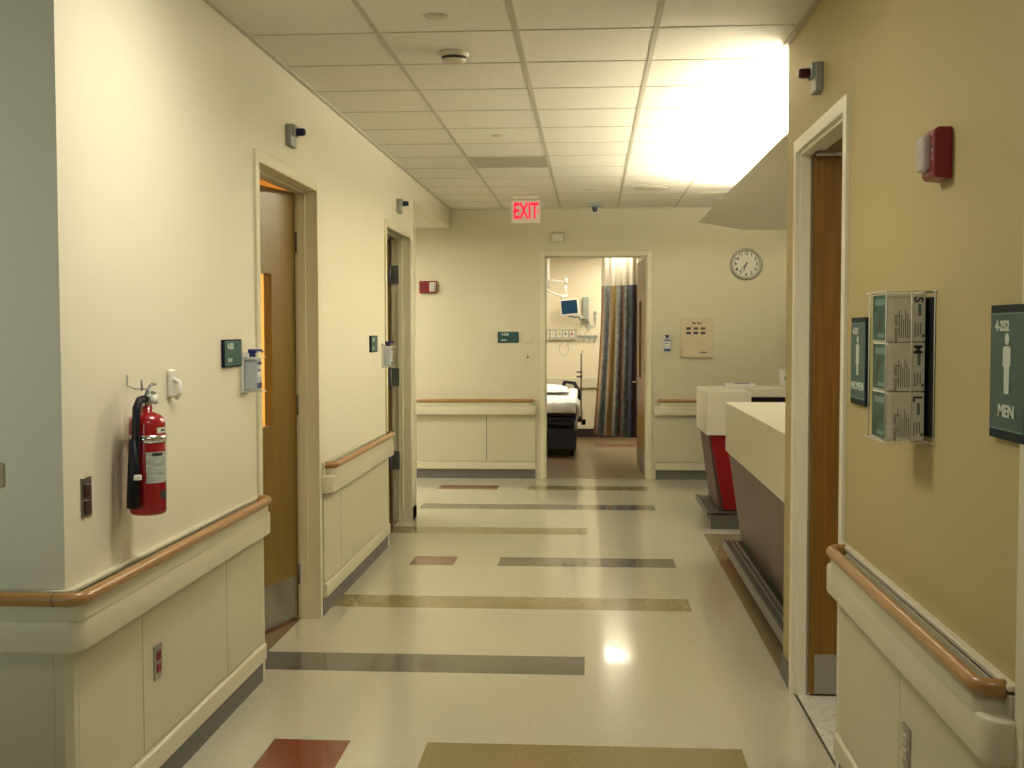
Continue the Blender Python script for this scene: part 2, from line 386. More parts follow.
RAILP = [(.018 * math.cos(t), .852 + .020 * math.sin(t)) for t in [2 * PI * k / 14 for k in range(14)]]
def bump_prof():
    p = []
    for cxx, czz, t0 in ((.016, .786, 0), (-.018, .786, 90), (-.018, .704, 180), (.016, .704, 270)):
        for k in range(4):
            t = math.radians(t0 + k * 30); p.append((cxx + .012 * math.cos(t) * (1 if cxx > 0 else .3), czz + .010 * math.sin(t)))
    return p
def handrail(label, path_rail, path_bump, brackets, mp, group=None, joints=()):
    p0 = path_rail[1]
    t = thing('handrail', (p0[0], p0[1], .86), label, 'handrail', group)
    MB().sweep(arc(path_rail, .045), RAILP).build('wood_rail', m_rail, t)
    MB().sweep(arc(path_bump, .030), bump_prof()).build('bumper_guard', m_bumper, t)
    MB().sweep(arc([(p[0], p[1]) for p in path_rail], .045), [(-.03, .79), (.002, .79), (.002, .836), (-.03, .836)], smooth=False).build('rail_retainer', m_wpanel, t)
    for jr in joints:
        m = MB(); (ax, ay), (bx_, by_) = jr
        m.sweep([(ax, ay), (bx_, by_)], [(a * 1.03, .852 + (z - .852) * 1.03) for a, z in RAILP]).build('joint_ring', m_seam, t)
    return t
ro, bo = .074, .046
handrail('long tan wooden handrail wrapping the near left wall corner below the fire extinguisher',
         [(-5.0, NL - ro), (L + ro, NL - ro), (L + ro, 5.13), (L + .02, 5.13)], [(-5.0, NL - bo), (L + bo, NL - bo), (L + bo, 5.15), (L + .012, 5.15)], [3.5, 4.3, 5.0], MAPL,
         joints=[((L - .000, NL - ro), (L + .003, NL - ro))])
handrail('wooden handrail on the left wall between the two room doorways',
         [(L + .02, 6.46), (L + ro, 6.46), (L + ro, 8.43), (L + .02, 8.43)], [(L + .012, 6.425), (L + bo, 6.425), (L + bo, 8.46), (L + .012, 8.46)], [6.8, 7.5, 8.2], MAPL)
handrail('wooden handrail on the mustard right wall under the glove rack',
         [(R - .02, 4.06), (R - ro, 4.06), (R - ro, 2.50), (R - .02, 2.50)], [(R - .012, 4.12), (R - bo, 4.12), (R - bo, 2.48), (R - .012, 2.48)], [2.8, 3.4, 3.9], MAPR)
handrail('short handrail on the far wall to the left of the exam room doorway',
         [(-1.92, BK - .02), (-1.92, BK - ro), (-.63, BK - ro), (-.63, BK - .02)], [(-1.95, BK - .012), (-1.95, BK - bo), (-.61, BK - bo), (-.61, BK - .012)], [-1.7, -.8], MAPB)
handrail('short handrail on the far wall to the right of the exam room doorway',
         [(.73, BK - .02), (.73, BK - ro), (1.85, BK - ro), (1.85, BK - .02)], [(.71, BK - .012), (.71, BK - bo), (1.87, BK - bo), (1.87, BK - .012)], [.9, 1.6], MAPB)

# ------------------------------------------------------------------ doors
def door_frame(mp, a0, a1, depth, m, parent, cas=.05, out=.012):
    f = MB()
    def bx(p, q, o0, o1, z0, z1): f.box(mp(p, o0, z0), mp(q, o1, z1))
    for p, q in ((a0 - cas, a0), (a1, a1 + cas)): bx(p, q, -.001, out, 0, HZ + cas)
    bx(a0, a1, -.001, out, HZ, HZ + cas)
    bx(a0, a0 + .004, -depth, out, 0, HZ); bx(a1 - .004, a1, -depth, out, 0, HZ); bx(a0, a1, -depth, out, HZ - .004, HZ)
    s0, s1 = -depth + .095, -depth + .050
    bx(a0, a0 + .018, s0, s1, 0, HZ - .018); bx(a1 - .018, a1, s0, s1, 0, HZ - .018); bx(a0, a1, s0, s1, HZ - .018, HZ)
    return f.build('door_frame', m, parent, bevel=.0025)
def leaf(parent, pivot, ang, width, m, vision=None, kick=.25, lever=True, th=.045, flip=1, hz=(.25, 1.2, 2.1), hing=True):
    """leaf local: along +x from the hinge, face at y=0, thickness towards +y*flip; rotated by ang about z at pivot"""
    M4 = Matrix.Translation((pivot[0], pivot[1], 0)) @ Matrix.Rotation(ang, 4, 'Z')
    h0, h1 = .012, HZ - .012
    d = MB(); t = th * flip
    if vision:
        a, b_, z0, z1 = vision
        d.box((0, 0, h0), (a, t, h1)).box((b_, 0, h0), (width, t, h1)).box((a, 0, h0), (b_, t, z0)).box((a, 0, z1), (b_, t, h1))
    else: d.box((0, 0, h0), (width, t, h1))
    d.xf(M4); lf = d.build('door_leaf', m, parent, bevel=.0015)
    if vision:
        k = MB()
        for p, q in (((a, z0), (a + .009, z1)), ((b_ - .009, z0), (b_, z1)), ((a, z0), (b_, z0 + .014)), ((a, z1 - .014), (b_, z1))):
            k.box((p[0], -.004 * flip, p[1]), (q[0], t + .004 * flip, q[1]))
        k.xf(M4).build('vision_bead', m, lf)
        MB().box((a, t * .4, z0), (b_, t * .6, z1)).xf(M4).build('glass_pane', m_glass, lf)
    if kick: MB().box((.02, -.0015 * flip, .014), (width - .02, 0, kick)).xf(M4).build('kick_plate', m_steel, lf, bevel=.0005)
    if lever:
        k = MB(); x_ = width - .07
        for s_ in (-1, 1):
            y0 = (0 if s_ < 0 else t) ; dd = s_ * flip
            k.cyl((x_, y0, 1.0), (x_, y0 + dd * .012, 1.0), .028).cyl((x_, y0, 1.0), (x_, y0 + dd * .055, 1.0), .009)
            k.tube([(x_, y0 + dd * .052, 1.0), (x_ - .05, y0 + dd * .055, 1.0), (x_ - .12, y0 + dd * .05, 1.0)], .009)
        k.xf(M4).build('lever_handle', m_chrome, lf)
    if hing:
        for z in hz:
            MB().cyl((-.004, -.004 * flip, z - .055), (-.004, -.004 * flip, z + .055), .009).box((-.03, -.004 * flip, z - .055), (.0, .002 * flip, z + .055)).xf(M4).build('hinge', m_hinge, lf)
    return lf
# door 1 : ajar, swings into the room on the far jamb
d1 = struct_root('door_1', (L, sum(D1) / 2, 0), 'nearer left doorway with its wooden door ajar and a long narrow glass')
door_frame(MAPL, D1[0], D1[1], T, m_frame, d1)
leaf(d1, (L - .113, D1[1] - .008), -PI / 2 - math.radians(15), 1.09, m_dwood, vision=(.255, .46, 1.09, 1.93), flip=-1)
# door 2 : opened wide into its room
d2 = struct_root('door_2', (L, sum(D2) / 2, 0), 'farther left doorway with its door swung wide open')
door_frame(MAPL, D2[0], D2[1], T, m_frame, d2)
leaf(d2, (L - T - .01, D2[1] - .02), PI + math.radians(3), 1.09, m_dwood, vision=(.40, .60, 1.05, 1.95), flip=-1, hing=False)
for z in (.45, .98, 1.38, 2.08)[:0]: pass
for z in (.52, 1.22, 2.08):
    MB().box((L - T - .015, D2[1] - .03, z - .075), (L - .085, D2[1] - .0045, z + .075)).cyl((L - T - .012, D2[1] - .028, z - .075), (L - T - .012, D2[1] - .028, z + .075), .012).build('hinge', m_hinge, d2)
# door 3 : exam room, opened against the right
d3 = struct_root('door_3', (sum(DB) / 2, BK, 0), 'exam room doorway in the far wall with its door opened inward')
HZ = 2.41
door_frame(MAPB, DB[0], DB[1], T, m_frame, d3)
leaf(d3, (DB[1] - .012, BK + T + .01), PI / 2 + math.radians(2.5), 1.08, m_dwood3, vision=(.50, .75, 1.05, 1.95), flip=-1, hz=(.35, 1.2, 2.1))
HZ = 2.385
# door 4 : restroom doorway, leaf open at 90 degrees on the far jamb
d4 = struct_root('door_4', (R, sum(DR) / 2, 0), 'restroom doorway in the mustard wall with an oak door standing open')
door_frame(MAPR, DR[0], DR[1], .10, m_framew, d4, out=.014)
leaf(d4, (R + .062, DR[1] - .035), 0, .93, m_dwood2, flip=1, kick=.19, lever=True, hz=(.3, 1.2, 2.1), hing=False)
ct = MB().box((1.04, DR[1] - .075, 2.36), (1.14, DR[1] - .04, 2.372)); ct.box((R + .06, DR[1] - .07, 2.355), (R + .28, DR[1] - .04, 2.368)); ct.build('door_closer', m_steel, d4, bevel=.002)
# door 5 : casing at the right edge of the photo
d5 = struct_root('door_5', (R, 1.95, 0), 'pale door casing at the right edge')
door_frame(MAPR, 1.45, 2.41, .10, m_frame, d5, cas=.05, out=.014)
leaf(d5, (R + .092, 1.46), PI / 2, .96, m_dwood2, flip=-1, hing=False, lever=False)

# ------------------------------------------------------------------ nurse station
CT = 1.11
ns = thing('reception_counter', (1.5, 6.8, 0), 'nearer nurse station counter with ivory top band over plum leaning panels', 'counter', None)
MB().box((.94, RE + .01, .77), (1.62, 8.16, CT)).build('countertop', m_counter, ns, bevel=.004)
body = MB()
ysm = [5.46, 6.0, 6.68, 7.36, 8.14]
for a, b in zip(ysm, ysm[1:]):
    body.hexa([(1.048, a + .003, .16), (1.5, a + .003, .16), (1.5, b - .003, .16), (1.048, b - .003, .16), (.958, a + .003, .77), (1.5, a + .003, .77), (1.5, b - .003, .77), (.958, b - .003, .77)])
body.build('front_panel', m_purple, ns, bevel=.002)
MB().hexa([(1.063, 5.46, .10), (1.48, 5.46, .10), (1.48, 8.12, .10), (1.063, 8.12, .10), (.973, 5.46, .768), (1.48, 5.46, .768), (1.48, 8.12, .768), (.973, 8.12, .768)]).build('carcass', m_seam, ns)
m_dsteel = mat('dark_foot_tray', (.030, .028, .032), .35, .6)
MB().box((.935, 5.46, .115), (1.12, 8.2, .128)).build('foot_tray', m_dsteel, ns)
MB().box((.928, 5.46, .085), (.942, 8.2, .150)).build('tray_lip', mat('dull_foot_steel', (.16, .165, .15), .4, .6), ns, bevel=.002)
for xx in (.98, 1.015): MB().box((xx, 5.46, .128), (xx + .008, 8.18, .140)).build('tray_rib', m_steel, ns)
MB().box((1.2, 5.46, 0), (1.5, 8.1, .115)).build('toe_kick', m_dark, ns)
nf = thing('reception_counter', (1.3, 9.9, 0), 'farther nurse station counter with red laminate end beneath its ivory top', 'counter', None)
MB().box((.94, 9.5, .755), (1.30, 10.4, CT)).build('countertop', m_counter, nf, bevel=.004)
MB().hexa([(1.09, 9.53, .14), (1.27, 9.53, .14), (1.27, 9.55, .14), (1.09, 9.55, .14), (.975, 9.53, .757), (1.27, 9.53, .757), (1.27, 9.55, .757), (.975, 9.55, .757)]).build('end_panel', m_redlam, nf)
MB().hexa([(1.05, 9.551, .14), (1.27, 9.551, .14), (1.27, 10.35, .14), (1.05, 10.35, .14), (.965, 9.551, .757), (1.27, 9.551, .757), (1.27, 10.35, .757), (.965, 10.35, .757)]).build('front_panel', m_purple, nf)
fs = MB().box((.97, 9.42, .0), (1.4, 9.44, .13)).box((.94, 9.42, .115), (1.35, 10.45, .13)).box((.945, 9.42, .09), (.955, 10.5, .15)).box((1.0, 9.44, 0), (1.3, 10.4, .09))
fs.build('foot_shelf', mat('dull_foot_steel', (.16, .165, .15), .4, .6), nf, bevel=.002)
MB().box((1.30, 10.06, CT - .075), (3.6, 10.62, CT)).build('return_top', m_counter, nf, bevel=.003)
MB().box((1.302, 10.30, .0), (3.6, 10.34, CT - .076)).build('return_shade_sheet', m_dark, nf)  # dark sheet stands in for the shadow under the return top
MB().box((1.302, 9.55, .70), (1.62, 10.29, .74)).build('desk_top', m_counter, nf)
# things on the far counter
t = thing('form_tray', (1.33, 10.25, CT), 'low white tray with a dark blue label on the far counter top', 'tray')
MB().prism([(1.17, 10.16), (1.27, 10.12), (1.42, 10.14), (1.44, 10.3), (1.3, 10.36), (1.17, 10.3)], 'Z', CT, CT + .036).build('tray_body', m_white, t, bevel=.006)
MB().box((1.25, 10.135, CT + .0362), (1.37, 10.25, CT + .040)).build('label_card', m_blue, t)
t = tag(MB().prism([(1.02, 10.24), (1.14, 10.18), (1.15, 10.22), (1.05, 10.29)], 'Z', CT, CT + .012).build('paper_slip', m_white), 'thin pale paper slip lying at the far counter corner beside the tray', 'paper')
t = thing('paper_cup', (1.71, 10.4, CT), 'tall white cup with a round grey emblem on the far counter', 'cup')
cp = MB().lathe([(0, 0), (.040, 0), (.043, .004), (.050, .148), (.0515, .152), (.048, .150), (.041, .006), (0, .006)], (1.71, 10.4, CT), n=28).build('cup_body', m_white, t)
MB().lathe([(.0408, .0), (.0415, .001), (.0418, .016), (.0405, .016)], (1.71, 10.4, CT), n=28).build('red_band', m_redp, t)
e = MB()
for k in range(20):
    a0, a1 = 2 * PI * k / 20, 2 * PI * (k + 1) / 20
    def cpnt(r, a):
        u, v = r * math.cos(a), r * math.sin(a); th = (u + .018) / .047; rr = .0475
        return (1.71 + rr * math.sin(th), 10.4 - rr * math.cos(th), CT + .075 + v)
    e.add([cpnt(.014, a0), cpnt(.025, a0), cpnt(.025, a1), cpnt(.014, a1)], [(0, 1, 2, 3)])
e.build('round_emblem', m_seam, t)
# canopy : floating soffit with a sloped fascia and a rounded far end
def outline(off):
    return [(.88 + off, 5.45), (.88 + off, 9.69 - off * .6), (1.33 + off * .5, 10.50 - off), (4.15, 10.54 - off), (4.15, 5.45)]
o0, o1 = outline(0), outline(.20); n = len(o0)
ring = [(i, (i + 1) % n, n + (i + 1) % n, n + i) for i in range(n)]
cn = MB().add([(x, y, 2.50) for x, y in o0] + [(x, y, 2.494) for x, y in o1], ring + [list(range(n, 2 * n))])
oi = outline(.02)
cn.add([(x, y, 2.50) for x, y in o0] + [(x, y, 2.515) for x, y in oi], ring + [list(range(n, 2 * n))])
can = cn.build('suspended_canopy', m_canopy); tag(can, 'suspended rounded soffit canopy floating above the nurse station', 'canopy')
for k, yy in enumerate((6.6, 7.9, 9.2)):
    MB().cyl((1.5, yy, 2.515), (1.5, yy, CE), .006).build('hanger_rod', m_steel, can)
for k, yy in enumerate((5.9, 7.3, 8.7)):
    t = thing('cove_tube_lamp', (1.05, yy + .6, 2.515), 'fluorescent strip lying hidden on top of the station canopy', 'lamp', 'cove lamps on top of the canopy')
    MB().box((1.12, yy, 2.516), (1.20, yy + 1.2, 2.53)).build('lamp_base', m_white, t)
    MB().cyl((1.16, yy + .02, 2.545), (1.16, yy + 1.18, 2.545), .013).build('tube', m_tube, t)

# ------------------------------------------------------------------ ceiling fittings
def disc(x, y, r, label, name='sprinkler_cover', cat='ceiling fitting', zc=CE, m=m_offw, group=None, h=.010):
    t = thing(name, (x, y, zc), label, cat, group)
    MB().lathe([(0, -h), (r * .7, -h), (r * .95, -h * .6), (r, 0)], (x, y, zc), n=28).build('cover_plate', m, t)
    MB().lathe([(r * 1.0, 0), (r * 1.04, -h * .2), (r * 1.12, 0)], (x, y, zc), n=28).build('rim', m_grid, t)
    return t
disc(-.643, 4.86, .045, 'small round ceiling cap just in front of the smoke detector, nearest the camera')
disc(-.624, 7.84, .045, 'small round ceiling cap in front of the grey air panel')
disc(-.02, 10.9, .045, 'small round ceiling cap farthest down the corridor near the exit sign')
disc(.56, 10.83, .15, 'wide round ceiling speaker near the canopy tip', 'ceiling_speaker', 'speaker', h=.012)
t = thing('smoke_detector', (-.645, 5.50, CE), 'round white smoke detector with dark slots on the ceiling', 'smoke detector')
MB().lathe([(0, 0), (.072, 0), (.072, -.012), (.060, -.022)], (-.645, 5.50, CE), n=32).build('base_ring', m_offw, t)
MB().lathe([(.056, -.02), (.056, -.034)], (-.645, 5.50, CE), n=32).build('slot_ring', m_ink, t)
MB().lathe([(.058, -.034), (.056, -.042), (.040, -.052), (0, -.054)], (-.645, 5.50, CE), n=32).build('cap', m_offw, t)
t = thing('air_return_panel', (-.632, 9.07, CE), 'grey perforated air panel set among the ceiling tiles', 'ceiling vent')
MB().box((-.925, GY0 + 6 * .6096 + .012, CE - .003), (-.340, GY0 + 7 * .6096 - .012, CE)).build('perforated_face', mat('perforated_grey', (.42, .40, .32), .6, noise=(300, .2)), t)
fr = MB()
for a, b in (((-.925, 8.782), (-.915, 9.367)), ((-.350, 8.782), (-.340, 9.367)), ((-.925, 8.782), (-.340, 8.792)), ((-.925, 9.357), (-.340, 9.367))):
    fr.box((*a, CE - .006), (*b, CE))
fr.build('frame', m_grid, t)
# exit sign
ey = 11.35
t = thing('exit_sign', (-.63, ey, CE), 'illuminated red EXIT sign hanging from the ceiling before the far wall', 'sign')
m_exitpanel = mat('lit_sign_panel', (.45, .42, .30), .3, emit=(.8, .55, .40), estr=.12)
m_exitred = mat('lit_red_lettering', (.5, .005, .03), .4, emit=(1, .004, .06), estr=.62)
MB().box((-.775, ey - .008, 2.655), (-.49, ey + .008, 2.875)).build('sign_panel', m_exitpanel, t, bevel=.004)
MB().box((-.76, ey - .02, 2.885), (-.505, ey + .02, 2.92)).build('housing', m_offw, t, bevel=.006)
text('EXIT', .215, frame_mtx((-.632, ey - .0086, 2.765), (.55, 0, 0), (0, 0, 1)), m_exitred, 'lettering', t, bold=.006)
for s_ in (-1, 1):
    xx = -.632 + s_ * .112
    MB().prism([(xx, 2.745), (xx + s_ * .018, 2.765), (xx, 2.785)], 'Y', ey - .009, ey - .0082).build('arrow', m_exitred, t)

# dome lights over doors
def call_light(side_, y, z, mdome, label, tilt=0):
    s_ = 1 if side_ == 'L' else -1; X = L if side_ == 'L' else R
    t = thing('call_light', (X, y, z), label, 'call light', None)
    MB().box((X, y - .055, z - .055), (X + s_ * .030, y + .055, z + .055)).box((X, y - .048, z + .0), (X + s_ * .044, y + .048, z + .055)).build('bracket', m_grey, t, bevel=.005)
    MB().lathe([(0, .088), (.014, .087), (.018, .082), (.020, .07), (.020, .040)], (0, 0, 0), 'X', n=24).xf(Matrix.Translation((X, y, z + .020)) @ Matrix.Scale(s_, 4, (1, 0, 0))).build('dome', mdome, t)
    return t
call_light('L', 5.80, 2.59, m_bluedome, 'grey call light with dark blue dome above the nearer left door')
call_light('L', 9.12, 2.59, m_bluedome, 'grey call light with dark blue dome above the farther left door')
call_light('R', 4.68, 2.60, m_reddome, 'grey call light with dark red dome above the restroom door')
t = thing('call_light', (.042, 12.1, CE), 'grey call light with dark dome hanging under the ceiling before the far wall', 'call light')
MB().box((-.03, 12.06, CE - .035), (.11, 12.14, CE - .0005)).build('bracket', m_grey, t, bevel=.004)
MB().lathe([(.026, -.03), (.026, -.07), (.02, -.085), (0, -.09)], (.04, 12.1, CE), n=20).build('dome', m_bluedome, t)

# ------------------------------------------------------------------ signs
def room_sign(origin, right, w_, h_, lines, label, dep=.014):
    """origin: lower left of the sign on its wall, seen from the corridor"""
    r = Vector(right); up = Vector((0, 0, 1)); n = r.cross(up); o = Vector(origin)
    c = o + r * w_ / 2 + up * h_ / 2
    t = thing('room_sign', tuple(c), label, 'sign', None)
    F = frame_mtx(o, r, up)
    MB().box((0, 0, 0), (w_, h_, dep)).xf(F).build('sign_plate', m_tealdk, t, bevel=.0015)
    e_ = w_ * .03
    MB().box((e_, h_ * .07, dep), (w_ - e_, h_ * .94, dep + .0012)).xf(F).build('sign_face', m_teal, t)
    q0, q1, s0, s1 = e_, w_ - e_, h_ * .07, h_ * .94
    for lo in (s0, s1 - .003): MB().box((q0, lo, dep + .001), (q1, lo + .003, dep + .0018)).xf(F).build('border_line', m_tealline, t)
    for body_, x_, y_, size, xs_ in lines:
        text(body_, size, F @ Matrix.Translation((x_ * w_, y_ * h_, dep + .002)) @ Matrix.Scale(xs_, 4, (1, 0, 0)), m_tealw, 'lettering', t, bold=.0012)
    return t, F, dep
def person(F, dep, cx_, cz_, h, t, skirt):
    m = MB(); z = dep + .0014; k = h / 10
    pts = [(math.cos(a) * k * .95 * 1.0, math.sin(a) * k * 1.0 + 4.35 * k) for a in [2 * PI * i / 16 for i in range(16)]]
    m.prism(pts, 'Z', z, z + .0012)
    half = [(.0, 3.1), (1.35, 3.1), (1.75, 2.7), (1.75, -.3), (1.25, -.3), (1.2, 1.8)]
    if skirt: half += [(1.9, -2.0), (.95, -2.0), (.95, -5), (.15, -5), (.15, -2.0)]
    else: half += [(1.2, -1), (1.1, -5), (.15, -5), (.1, -.8)]
    pr = [(a * k, b * k) for a, b in half]; pl = [(-a * k, b * k) for a, b in half]
    m.prism(pr + [(0, pr[-1][1])], 'Z', z, z + .0012).prism((pl + [(0, pl[-1][1])])[::-1], 'Z', z, z + .0012)
    m.xf(F @ Matrix.Translation((cx_, cz_, 0))).build('person_pictogram', m_tealw, t)
# left wall: seen from the corridor, right-hand direction is +Y
room_sign((L, 4.69, 1.462), (0, 1, 0), .24, .115, [('4-253', .33, .75, .034, 1), ('EXAM', .3, .24, .020, 1)], 'teal room number plate left of the nearer left door')
room_sign((L, 7.90, 1.462), (0, 1, 0), .24, .115, [('4-254', .33, .75, .034, 1), ('EXAM', .3, .24, .020, 1)], 'teal room number plate left of the farther left door')
room_sign((-1.005, BK, 1.475), (1, 0, 0), .225, .12, [('4-250', .36, .75, .034, 1), ('EXAM', .3, .24, .020, 1)], 'teal room number plate on the far wall beside the exam doorway')
# right wall: right-hand direction is -Y
t, F, dp = room_sign((R, 4.03, 1.365), (0, -1, 0), .215, .29, [('4-251', .36, .84, .030, 1.2), ('WOMEN', .5, .21, .036, 1.25)], 'teal WOMEN restroom sign beside the restroom doorway')
person(F, dp, .108, .162, .125, t, True)
t, F, dp = room_sign((R, 2.645, 1.378), (0, -1, 0), .215, .29, [('4-252', .36, .84, .030, 1.2), ('MEN', .5, .21, .036, 1.3)], 'teal MEN restroom sign at the right edge')
person(F, dp, .108, .162, .125, t, False)

# ------------------------------------------------------------------ fire extinguisher
ex, eyy = L + .082, 3.67
t = thing('fire_extinguisher', (ex, eyy, 1.02), 'red fire extinguisher hanging on the left wall', 'fire extinguisher')
MB().lathe([(0, 0), (.050, 0), (.056, .004), (.058, .012), (.058, .292), (.055, .308), (.044, .322), (.026, .330), (.018, .335), (.018, .352), (0, .352)], (ex, eyy, 1.02), n=40).build('cylinder', m_red, t)
MB().cyl((ex, eyy, 1.365), (ex, eyy, 1.398), .016).box((ex - .018, eyy - .018, 1.382), (ex + .018, eyy + .022, 1.406)).build('valve', m_chrome, t, bevel=.002)
MB().tube([(ex, eyy - .005, 1.408), (ex, eyy + .03, 1.416), (ex, eyy + .072, 1.408)], .006, n=8).build('carry_handle', m_hinge, t)
MB().tube([(ex, eyy, 1.416), (ex + .0, eyy + .02, 1.430), (ex, eyy + .05, 1.440), (ex, eyy + .078, 1.438)], .005, n=8).build('lever', m_hinge, t)
MB().lathe([(0, 0), (.015, 0), (.016, .014), (0, .016)], (ex + .016, eyy + .012, 1.392), 'X', n=20).build('gauge', m_white, t)
MB().tube([(ex + .012, eyy + .035 + .012 * math.cos(a), 1.39 + .016 * math.sin(a)) for a in [2 * PI * k / 12 for k in range(13)]], .0018, n=6).build('pull_ring', m_chrome, t)
hp = [(ex, eyy - .015, 1.395), (ex - .005, eyy - .045, 1.392), (ex - .006, eyy - .068, 1.37), (ex - .006, eyy - .078, 1.31), (ex - .008, eyy - .080, 1.22), (ex - .012, eyy - .080, 1.15)]
MB().tube(hp, .013, n=12).build('hose', m_black, t)
MB().tube([(ex - .012, eyy - .080, 1.27), (ex - .014, eyy - .082, 1.16), (ex - .016, eyy - .084, 1.05)], [.014, .019, .021], n=16).build('nozzle', m_black, t)
MB().box((ex - .004, eyy - .108, 1.142), (ex + .016, eyy - .088, 1.158)).build('hose_clip', m_white, t, bevel=.002)
for z0 in (1.255,):
    MB().lathe([(.0585, z0), (.0598, z0), (.0598, z0 + .024), (.0585, z0 + .024)], (ex, eyy, 0), n=40).build('strap', m_chrome, t)
def curved_label(c, r, a0, a1, z0, z1, name, m, parent, n=10):
    k = MB()
    for i in range(n):
        p, q = a0 + (a1 - a0) * i / n, a0 + (a1 - a0) * (i + 1) / n
        k.add([(c[0] + r * math.cos(p), c[1] + r * math.sin(p), z0), (c[0] + r * math.cos(q), c[1] + r * math.sin(q), z0), (c[0] + r * math.cos(q), c[1] + r * math.sin(q), z1), (c[0] + r * math.cos(p), c[1] + r * math.sin(p), z1)], [(0, 1, 2, 3)], 0, True)
    return k.build(name, m, parent)
m_lab = mat('instruction_label', (.40, .42, .36), .4, noise=(45, .35, (.4, .4, 2.5)))
curved_label((ex, eyy), .0588, -1.28, .25, 1.125, 1.225, 'instruction_label', m_lab, t)
curved_label((ex, eyy), .0592, -.95, -.3, 1.212, 1.222, 'label_header', m_ink, t)
curved_label((ex, eyy), .0588, -.65, .1, 1.285, 1.303, 'inspection_tag', m_white, t)
curved_label((ex, eyy), .0592, -.4, .0, 1.291, 1.298, 'tag_print', m_ink, t)
curved_label((ex, eyy), .0588, -.45, .2, 1.073, 1.100, 'round_sticker', m_ink, t)
wb = MB().tube([(L + .003, eyy + .04, 1.470), (L + .004, eyy + .04, 1.435), (L + .03, eyy + .03, 1.425), (ex, eyy + .01, 1.425), (ex, eyy + .005, 1.40)], .0022, n=6)
wb.tube([(ex - .02, eyy + .012, 1.420), (ex - .02, eyy + .012, 1.455)], .0035, n=6)
wb.build('hanger_wire', m_hinge, t)
MB().box((L, eyy + .045, 1.22), (L + .006, eyy + .075, 1.33)).box((L, eyy + .05, 1.258), (ex - .02, eyy + .056, 1.276)).build('wall_bracket', m_chrome, t)

# little white wall device right of the extinguisher
t = thing('wall_hook', (L, 4.11, 1.41), 'small white plastic wall hook right of the extinguisher', 'hook')
MB().box((L, 4.07, 1.375), (L + .016, 4.13, 1.475)).build('base_plate', m_white, t, bevel=.006)
MB().tube([(L + .012, 4.10, 1.44), (L + .035, 4.10, 1.43), (L + .04, 4.10, 1.39), (L + .022, 4.10, 1.37)], .009, n=8).build('hook_arm', m_white, t)
# key switch plate
t = thing('wall_switch', (L, 3.385, 1.115), 'steel plate with two dark switches by the near left wall corner', 'switch')
MB().box((L, 3.350, 1.054), (L + .005, 3.420, 1.176)).build('cover_plate', m_steel, t, bevel=.002)
for z in (1.085, 1.135):
    MB().box((L + .004, 3.366, z - .020), (L + .010, 3.404, z + .020)).build('rocker', mat('dark_maroon_switch', (.05, .02, .02), .4), t, bevel=.003)
# red receptacle plate
def outlet(mp, a, z, label, body_m, plate_m):
    t = thing('power_outlet', mp(a, .02, z), label, 'outlet', None)
    MB().box(mp(a - .036, .019, z - .060), mp(a + .036, .026, z + .060)).build('cover_plate', plate_m, t, bevel=.002)
    for dz in (-.021, .021):
        rc = MB().box(mp(a - .017, .025, z + dz - .016), mp(a + .017, .0295, z + dz + .016)).build('receptacle', body_m, t, bevel=.004)
        k = MB()
        for da in (-.007, .007): k.box(mp(a + da - .0013, .0293, z + dz - .002), mp(a + da + .0013, .030, z + dz + .009))
        k.box(mp(a - .0025, .0293, z + dz - .011), mp(a + .0025, .030, z + dz - .006))
        k.build('slots', m_ink, rc)
outlet(MAPL, 3.885, .468, 'power outlet with two red receptacles in the left wainscot', m_redp, m_steel)
outlet(MAPR, 3.243, .455, 'power outlet with steel plate in the right wainscot', m_offw, m_steel)
# fixture on the far-left return wall
t = thing('wall_switch', (-1.74, NL, 1.2), 'pale box at the left edge of the near return wall', 'switch')
MB().box((-1.80, NL - .035, 1.165), (-1.695, NL, 1.235)).build('cover_plate', m_offw, t, bevel=.006)
MB().box((-1.77, NL - .045, 1.185), (-1.73, NL - .034, 1.215)).build('rocker', m_offw, t, bevel=.002)

# hand gel dispensers
def gel(mp, a, z, label, wdt=.085):
    t = thing('gel_dispenser', mp(a, .05, z), label, 'dispenser', None)
    MB().box(mp(a - wdt / 2, 0, z - .085), mp(a + wdt / 2, .012, z + .095)).build('back_plate', m_white, t, bevel=.003)
    MB().box(mp(a - wdt / 2 + .008, .012, z - .070), mp(a + wdt / 2 - .008, .070, z + .070)).build('bottle', m_lavglass, t, bevel=.008)
    hw = wdt / 2 + .004
    for zz in (z - .078, z + .072):
        MB().tube([mp(a - hw, .01, zz), mp(a - hw, .085, zz), mp(a + hw, .085, zz), mp(a + hw, .01, zz)], .003, n=6).build('wire_loop', m_wire, t)
    MB().cyl(mp(a, .040, z + .070), mp(a, .040, z + .092), .014).cyl(mp(a, .040, z + .092), mp(a, .040, z + .108), .020).tube([mp(a, .040, z + .103), mp(a, .080, z + .103), mp(a, .088, z + .094)], .005, n=8).build('pump', m_blue, t)
    MB().box(mp(a - wdt / 2 + .012, .0700, z - .012), mp(a + wdt / 2 - .012, .0712, z + .052)).build('label', m_white, t)
    for u0, u1, v0, v1 in ((-wdt / 2 + .012, wdt / 2 - .012, .040, .052), (-wdt / 2 + .016, .01, .012, .020), (-wdt / 2 + .010, wdt / 2 - .010, -.062, -.040)):
        MB().box(mp(a + u0, .0702, z + v0), mp(a + u1, .0718, z + v1)).build('label_print', m_blue, t)
gel(MAPL, 5.00, 1.425, 'white hand gel dispenser by the nearer left doorway')
gel(MAPL, 8.40, 1.425, 'white hand gel dispenser by the farther left doorway')
gel(MAPB, .815, 1.45, 'hand gel dispenser on the far wall right of the exam doorway')

